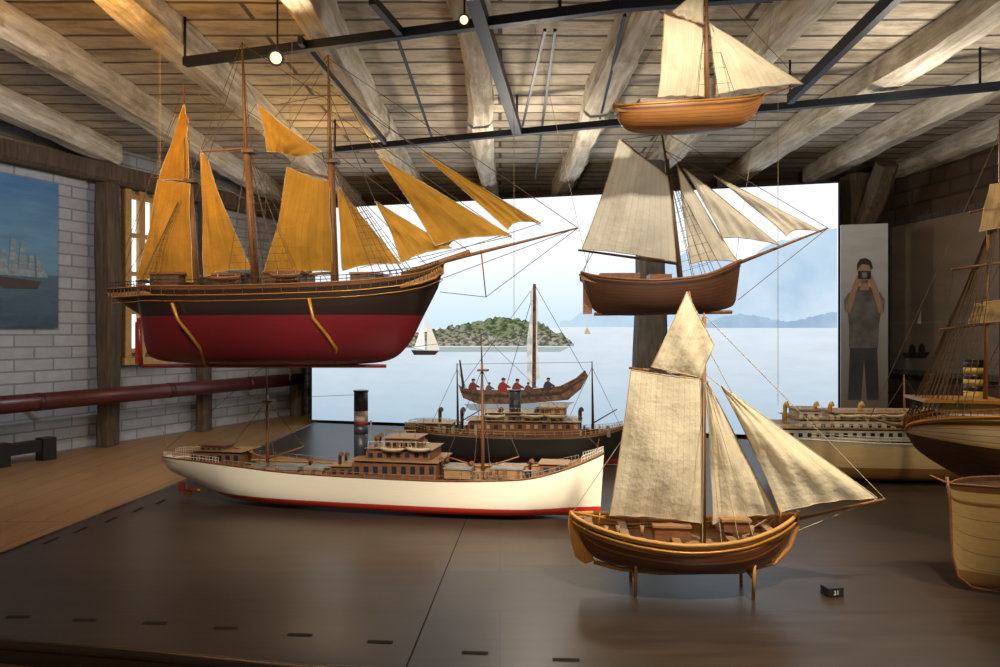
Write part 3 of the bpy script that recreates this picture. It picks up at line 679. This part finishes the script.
S.tube([S.p(240,464,-.03),S.p(345,470,-.03)],.003,.003,GREYP,'deck_pipes',6); S.tube([S.p(436,474,-.03),S.p(545,472,-.03)],.003,.003,GREYP,'deck_pipes',6)
S.tube([S.p(240,461,.0),S.p(352,465,.0)],.005,.005,DECK,'catwalk',4); S.tube([S.p(436,467,.0),S.p(545,467,.0)],.005,.005,DECK,'catwalk',4)
for x in range(250,545,16):
    if not 345<x<438: S.line((x,464),(x,478),0,0,.0015,GREYP,'catwalk_legs')
rr_=random.Random(3)
for i in range(90):
    x=rr_.uniform(240,545)
    if 345<x<440: continue
    w=rr_.uniform(1,3.5); h=rr_.uniform(2,7); S.box(x,478-h,x+w,481,(o:=rr_.uniform(-.1,.08)),o+rr_.uniform(.01,.03),rr_.choice([BROWN,GREYP,DECK,BLACK,BROWN]),'deck_machinery')
for (x,y0,y1) in ((268,366,472),(483,335,482)):
    S.spar((x,y1),(x-1,y0+30),.008,.005,mat=SPAR,part='masts'); S.spar((x-1,y0+34),(x-2,y0),.004,.002,mat=SPARD,part='masts')
    S.box(x-6,y0+36,x+4,y0+38,-.02,.02,SPARD,'masts')
    for dx in (-36,36): S.spar((x,y1-12),(x+dx,y1-24),.004,.003,part='derricks'); S.line((x+dx,y1-24),(x-1,y0+36))
    for sd in (-1,1):
        for dx in (-10,8): S.line((x-1,y0+38),(x+dx,y1),0,sd*.12)
for a,b in (((266,366),(164,452)),((266,366),(483,340)),((482,336),(602,452)),((266,400),(360,396))): S.line(a,b,r=.0009)
for x,o in ((392,-.10),(418,-.10),(392,.1),(418,.1)): boat(S,x,450,.10,o,CREAM,.014)
S.tube([S.p(597,452,0),S.p(599,440,0)],.002,.001,SPAR,'jackstaff',4); S.tube([S.p(168,456,0),S.p(163,432,0)],.002,.001,SPAR,'ensign_staff',4)
S.finish(ZP)

# ---------------- 6. dark steamer behind ----------------
S=Model('coastal_steamer_model',515,445,3.9,-8)
zb=ZP-S.loc.z
hm=hullmat('steamer_hull',(.20,.02,.02),[(zb+.04,(.02,.018,.018))],[(.93,1.01,(.25,.16,.08))],0,.35,.2)
S.hull([(404,426,410,440,.04,1.6),(412,427,420,456,.09,1.8),(440,432,440,461,.13,3),(515,436,515,463,.14,4),(580,435,580,464,.12,3),(610,430,606,464,.05,1.6),(624,425,619,463,.004,1.2)],hm,DECK,.02,40,kf=.7)
S.gunwale(.004,BROWN); S.railing(.03,.97,.03,40,ROPEL,.0014,2)
DB=wood('dark_cabin',(.06,.03,.015),(.15,.08,.04),30,(1,1,6),.4)
TAN=paint('tan_paint',(.45,.34,.20),.5)
for x0,x1,y0,y1,b,m in ((415,450,423,434,.08,DB),(468,580,421,436,.10,BROWN),(484,562,413,422,.08,DB),(540,566,407,414,.06,BROWN)):
    S.box(x0,y0,x1,y1,-b,b,m,'superstructure'); S.box(x0-2,y0-1.5,x1+2,y0,-b-.01,b+.01,TAN,'superstructure')
    k=int((x1-x0)/8)
    for i in range(k):
        xx=x0+(x1-x0)*(i+.5)/k; S.box(xx-1.8,y0+2.5,xx+1.8,y0+6.5,-b-.002,-b,TAN if i%3 else DGLASS,'windows')
    for i in range(k+1):
        xx=x0+(x1-x0)*i/k; S.line((xx,y0-1),(xx,y0-6),-b-.01,-b-.01,.0014,TAN)
    S.line((x0,y0-6),(x1,y0-6),-b-.01,-b-.01,.0014,TAN)
funnel(S,515,389,424,.035,[(0,1,FBLK)])
for x,y0 in ((458,362),(593,360)):
    S.spar((x,432),(x-1,y0),.009,.003,mat=SPARD); S.line((x-1,y0+6),(x-30,430)); S.line((x-1,y0+6),(x+30,430)); S.spar((x,422),(x+24,408),.004,.003,mat=SPARD)
S.line((457,363),(592,361))
for x in (494,532,556): boat(S,x,414,.13,-.11,CREAM,.018); boat(S,x,414,.13,.11,CREAM,.018)
for x in (440,462,500,536,580): vent(S,x,410,428,-.03,DB,.009)
for i in range(70):
    x=rr_.uniform(415,610); w=rr_.uniform(1,4); h=rr_.uniform(3,11); o=rr_.uniform(-.12,.08)
    S.box(x,434-h,x+w,436,o,o+.03,rr_.choice([DB,BROWN,TAN,GREYP,BLACK,WHITE]),'deck_machinery')
S.finish(ZP)

# ---------------- 7. passenger liner right ----------------
S=Model('passenger_liner_model',880,450,3.45,-4)
zb=ZP-S.loc.z
LW_=paint('liner_white',(.55,.52,.44),.5)
hm=hullmat('liner_hull',(.26,.14,.04),[(zb+.10,(.55,.42,.22))],[(.90,1.01,(.5,.45,.35))],0,.35,.2)
S.hull([(752,432,762,446,.04,1.6),(762,433,774,466,.09,1.8),(800,436,800,476,.15,3),(900,441,900,479,.17,5),(1000,441,1000,480,.16,4),(1060,432,1050,480,.08,1.8),(1085,426,1075,478,.004,1.2)],hm,DECK,.02,40,kf=.7)
S.gunwale(.004,WHITE); S.railing(.02,.95,.03,50,WHITE,.0014,2)
for k,(x0,x1,y0,y1,b) in enumerate(((778,1040,427,440,.15),(800,1015,418,428,.13),(838,930,411,419,.10),(940,1000,409,419,.10),(800,822,408,419,.08))):
    S.box(x0,y0,x1,y1,-b,b,LW_,'superstructure'); S.box(x0-3,y0-1.5,x1+3,y0,-b-.012,b+.012,DECK,'superstructure')
    n=int((x1-x0)/9)
    for i in range(n):
        xx=x0+(x1-x0)*(i+.5)/n; S.box(xx-2,y0+3,xx+2,y0+7,-b-.002,-b,DGLASS,'windows')
    for i in range(n+1):
        xx=x0+(x1-x0)*i/n; S.line((xx,y0-1),(xx,y0-5),-b-.01,-b-.01,.0012,WHITE)
    S.line((x0,y0-5),(x1,y0-5),-b-.01,-b-.01,.0012,WHITE)
YEL=paint('yellow_paint',(.60,.35,.06),.4)
funnel(S,975,357,410,.050,[(0,.14,BLACK),(.14,.26,YEL),(.26,.36,BLACK),(.36,.48,YEL),(.48,.58,BLACK),(.58,1,YEL)])
for x,y0 in ((905,372),):
    S.spar((x,432),(x-1,y0),.008,.003,mat=SPAR); S.line((x,y0+4),(x-34,430)); S.line((x,y0+4),(x+34,424))
for x in (850,872,894,916): boat(S,x,412,.10,-.14,CREAM,.016)
for x in (785,815,830,860,925): vent(S,x,403,418,-.03,YEL,.009)
for i in range(50):
    x=rr_.uniform(760,1000); w=rr_.uniform(1.5,5); h=rr_.uniform(3,9); o=rr_.uniform(-.14,.1); y=436 if x<800 else 419
    S.box(x,y-h,x+w,y+2,o,o+.03,rr_.choice([DECK,TAN,CREAM,GREYP,WHITE]),'deck_machinery')
S.finish(ZP)

# ---------------- 8. full rigged ship at the right edge ----------------
S=Model('rigged_steam_yacht_model',960,440,2.35,-14)
hm=hullmat('yacht_hull',(.07,.03,.015),[],[(.60,.63,(.55,.34,.10)),(.63,.86,(.62,.50,.32)),(.86,.89,(.5,.3,.08)),(.95,1.01,(.5,.28,.08))],12,.35,.3)
S.hull([(905,430,908,437,.01,1.2),(912,424,920,452,.04,1.4),(935,420,948,470,.085,1.5),(970,418,980,486,.13,1.8),(1020,417,1025,500,.15,2.2),(1090,417,1090,505,.16,2.4),(1160,415,1150,500,.14,2),(1200,410,1190,480,.05,1.4)],hm,DECK,.02,44)
S.gunwale(.006,GOLD); S.railing(.05,.95,.025,40,GOLD,.0014,1)
S.box(940,401,1010,412,-.08,.08,DECK,'deckhouse'); S.box(925,400,1015,405,-.10,.10,GOLD,'deckhouse_roof'); S.box(950,406,1080,419,-.07,.07,WHITE,'deckhouse')
S.spar((1003,420),(1001,120),.012,.007); S.spar((1075,420),(1072,90),.012,.007)
S.spar((985,420),(988,230),.008,.004,off=-.02)
S.spar((905,428),(870,418),.006,.003)
for y,w in ((205,32),(262,50),(322,62)): S.spar((1001-w,y+8),(1001+w,y-6),.004,.004,off=-.03,part='yards')
S.shrouds((1001,200),.33,.20,8,.0014,22); S.shrouds((1072,190),.62,.16,6,.0012,16); S.shrouds((988,235),.22,.16,6,.0013,18)
for a,b in (((1001,130),(870,418)),((1001,200),(905,428)),((1001,262),(925,424)),((953,330),(960,415)),((953,268),(948,330)),((1072,100),(1001,250))): S.line(a,b)
FC=cloth('furled_canvas',(.42,.30,.15),8,.35)
S.sail([(975,304),(1032,296),(1040,318),(966,324)],-.04,.02,FC)
S.sail([(990,185),(1028,180),(1032,222),(978,232)],-.04,.02,FC)
for x in (965,1060):
    a=S.p(x,480,0); S.tube([(a.x,0,a.z+.02),(a.x,0,ZP-S.loc.z)],.012,.02,GOLD,'display_stand',10)
S.finish(ZP)

# ---------------- 9. yellow ship hull, near right: slim side-on hull with a plumb stem ----------------
S=Model('yellow_ship_hull_model',985,545,1.93,-16)
zk=ZP-S.loc.z
hm=hullmat('yellow_hull',(.30,.15,.035),[(zk+.06,(.50,.34,.13))],[(.80,.83,(.22,.10,.03)),(.93,1.01,(.16,.07,.025))],6,.3,.22,.04)
S.hull([(950,484,952,556,.003,1.1),(956,485,957,574,.016,1.25),(970,486,972,586,.040,1.5),(1000,488,1002,590,.070,1.9),(1060,490,1060,592,.085,2.4),(1140,490,1140,592,.08,2.2),(1200,488,1195,575,.02,1.3)],hm,DB,.012,40,kf=.1)
S.gunwale(.003,BROWN)
S.tube([S.p(947,478,0),S.p(950,500,0),S.p(952,556,0),S.p(958,577,0),S.p(972,588,0),S.p(1002,593,0),S.p(1140,593,0)],.005,.005,BROWN,'stem_and_keel',6)
S.spar((952,486),(930,476),.004,.002)
S.finish(ZP)

# ---------------- label block ----------------
q=onZ(832,595,ZP)
S=Model('number_label_block',0,0,1,10,loc=q)
S.box3(-.024,.024,-.018,.018,0.001,.026,BLACK,'block'); S.box3(-.022,.022,-.0185,-.018,.003,.024,SLOT,'face')
S.finish()
tc=bpy.data.curves.new('digits','FONT'); tc.body='31'; tc.size=.018; tc.align_x='CENTER'; tc.extrude=.0005
to=bpy.data.objects.new('number_label_digits',tc); sc.collection.objects.link(to); to.parent=S.e; to.location=(0,-.0192,.007); to.rotation_euler=(math.radians(90),0,0); tc.materials.append(WHITE)

# ---------------- platform slots, seam, rim ----------------
S=Model('platform_vent_slots',0,0,1,0,loc=Vector((0,0,ZP)))
for px,py,an in ((18,617,0),(85,620,-.02),(155,623,-.03),(226,628,-.05),(300,635,-.07),(380,642,-.09),(475,653,-.08),(566,660,-.05)):
    q=onZ(px,py,ZP); w=.031; bm=S.B('slots',SLOT); ca,sa=math.cos(an),math.sin(an)
    bm.faces.new([bm.verts.new((q.x+x*ca-y*sa,q.y+x*sa+y*ca,.0012)) for x,y in ((-w,-.007),(w,-.007),(w,.007),(-w,.007))])
for px,py in ((45,539),(75,528),(105,518),(132,508),(155,500)):
    q=onZ(px+6,py+2,ZP); bm=S.B('slots',SLOT); bm.faces.new([bm.verts.new((q.x+x,q.y+y,.0012)) for x,y in ((-.009,-.04),(.009,-.04),(.009,.04),(-.009,.04))])
S.finish()
S=Model('platform_seam',0,0,1,0,loc=Vector((0,0,ZP)))
a=onZ(405,667,ZP); b=onZ(470,545,ZP); bm=S.B('groove',SLOT)
bm.faces.new([bm.verts.new(v) for v in ((a.x-.0018,a.y-.05,.001),(a.x+.0018,a.y-.05,.001),(b.x+.0018,b.y+.8,.001),(b.x-.0018,b.y+.8,.001))]); S.finish()
S=Model('platform_edge_trim',0,0,1,0,loc=Vector((0,0,ZP)))
S.tube([(-1.75,1.67,0.008),(-1.48,1.645,0.008),(-1.22,1.60,0.008),(-.85,1.545,0.008),(-.45,1.47,0.008),(.3,1.41,0.008),(1.5,1.38,0.008),(3.0,1.38,0.008)],.014,.014,paint('dark_trim',(.03,.018,.012),.4),'trim',8); 
S.tube([(-1.75,1.67,0),(-1.62,3.2,0),(-1.55,5.6,0)],.006,.006,BLACK,'side_trim',6); S.finish()

# ---------------- steel ceiling grid ----------------
G=Model('steel_ceiling_grid',0,0,1,0,loc=Vector((0,0,1.5)))
def sbar(a,b,w=.035,h=.05,z=1.15,mat=STEEL):
    a=Vector((a[0],a[1],z)); b=Vector((b[0],b[1],z)); t=(b-a).normalized(); n=Vector((-t.y,t.x,0))*w/2; u=Vector((0,0,h/2))
    bm=G.B('bars',mat); v=[bm.verts.new(q+sx*n+sz*u) for q in (a,b) for sx in (-1,1) for sz in (-1,1)]
    for f in ((0,1,3,2),(4,6,7,5),(0,4,5,1),(2,3,7,6),(0,2,6,4),(1,5,7,3)): bm.faces.new([v[i] for i in f])
def gp(px,py,z=1.15): d=z*F/(CY-py); return ((px-CX)/F*d,d)
sbar(gp(335,150),gp(1000,86),.035,.035); a=gp(1000,86); 
sbar(gp(185,62),gp(620,6),.03,.035); sbar(gp(620,6),(1.6,2.15),.03,.035)
a=gp(475,0); b=gp(517,130); dx=(b[0]-a[0])/(b[1]-a[1])
sbar((a[0]-dx*.8,a[1]-.8),b,.05,.05)
a=gp(860,20); b=gp(790,99); sbar((a[0],a[1]-.5),b,.03,.05)
a=gp(300,40); b=gp(385,142); sbar(a,b,.02,.03)
a=gp(372,0); b=gp(402,34); sbar(a,b,.025,.03)
for (x0,y0),(x1,y1) in (((398,40),(432,138)),((545,30),(522,128)),((555,30),(535,180)),((625,15),(600,118))): sbar(gp(x0,y0,1.2),gp(x1,y1,1.2),.012,.012,1.2)
for px,py in ((185,62),(560,14),(335,150),(517,130),(790,99),(980,88)):
    x,d=gp(px,py); G.tube([(x,d,1.15),(x,d,ZC-1.5)],.006,.006,STEEL,'hangers',6)
G.finish()
S=Model('hanging_wires',0,0,1,0,loc=Vector((0,0,0)))
for px,y0,y1,d in ((514,-10,330,3.4),(778,0,405,2.9),(290,60,380,3.2),(158,60,180,3.0)):
    a=W(px,y0,d); b=W(px,y1,d); S.tube([(a.x,d,ZC),(b.x,d,b.z)],.0013,.0013,ROPEL,'wires',4)
S.finish()

# ---------------- lamps ----------------
def spot(name,x,y,z,tx,ty,tz,power,col,ang=80,glow=25,lr=.026):
    M=Model(name,0,0,1,0,loc=Vector((x,y,z)))
    dr=(Vector((tx,ty,tz))-Vector((x,y,z))).normalized()
    M.tube([-dr*.06,-dr*.02,Vector((0,0,0))],lr*1.0,lr*1.45,STEEL,'housing',14)
    M.tube([-dr*.04,Vector((-dr.x*.04,-dr.y*.04,ZC-z))],.004,.004,STEEL,'stem',6)
    M.tube([dr*.001,dr*.006],lr,lr,emis('lamp_glow',(1,.72,.34),glow),'lens',14)
    M.finish()
    l=bpy.data.lights.new(name+'_light','SPOT'); l.energy=power; l.color=col; l.spot_size=math.radians(ang); l.spot_blend=.7; l.shadow_soft_size=.035
    o=bpy.data.objects.new(name+'_light',l); sc.collection.objects.link(o); o.parent=M.e; o.location=dr*.02
    o.rotation_euler=dr.to_track_quat('-Z','Y').to_euler()
WARM=(1,.76,.48); NEUT=(1,.90,.74)
q=W(276,58,2.6); spot('ceiling_or_added_spot',q.x,q.y,q.z,-.5,.6,2.0,25,WARM,140,2.4,.022)
q=W(464,20,2.3); spot('ceiling_or_added_spot',q.x,q.y,q.z,-.1,.6,2.0,15,WARM,140,2.4,.014)
spot('ceiling_or_added_spot',.9,.9,2.66,.62,2.0,1.0,240,NEUT,50)  # unseen spots from here down, added to light the models
spot('ceiling_or_added_spot',-.9,1.0,2.66,-.7,2.6,1.6,115,NEUT,70)
spot('ceiling_or_added_spot',.0,.8,2.66,-.3,2.9,.8,140,NEUT,45)
spot('ceiling_or_added_spot',1.9,1.0,2.66,1.3,2.8,1.0,95,WARM,65)
spot('ceiling_or_added_spot',.6,1.2,2.66,.6,2.5,1.9,95,NEUT,60)
spot('ceiling_or_added_spot',-1.9,2.0,2.66,-3.0,4.5,1.4,60,(.85,.92,1),90)  # added cool spot, out of view, for the left wall
def point(name,x,y,z,p,col,r=.05):
    l=bpy.data.lights.new(name,'POINT'); l.energy=p; l.color=col; l.shadow_soft_size=r
    o=bpy.data.objects.new(name,l); sc.collection.objects.link(o); o.location=(x,y,z)
point('ceiling_fill_left',-1.3,2.2,2.40,15,(1,.50,.11),.08)  # added point lights without fittings, to brighten ceiling and beams
point('ceiling_fill_left_back',-1.1,4.2,2.35,10,(1,.62,.22),.08)
point('ceiling_fill_center',.2,3.9,2.25,22,(1,.88,.70),.08)
point('ceiling_fill_right',1.9,3.0,2.25,19,(1,.90,.74),.08)
point('hall_fill',0,-.8,2.3,22,(1,.80,.55),.2)  # added fill light behind the camera, no fitting
w=bpy.data.worlds.new('world'); sc.world=w; w.use_nodes=True
w.node_tree.nodes['Background'].inputs[0].default_value=(.50,.46,.42,1); w.node_tree.nodes['Background'].inputs[1].default_value=.26

cam=bpy.data.cameras.new('camera'); co=bpy.data.objects.new('camera',cam); sc.collection.objects.link(co)
co.location=EYE; co.rotation_euler=(math.radians(90),0,0); cam.sensor_width=36; cam.lens=36*F/1000; cam.clip_start=.02
sc.camera=co
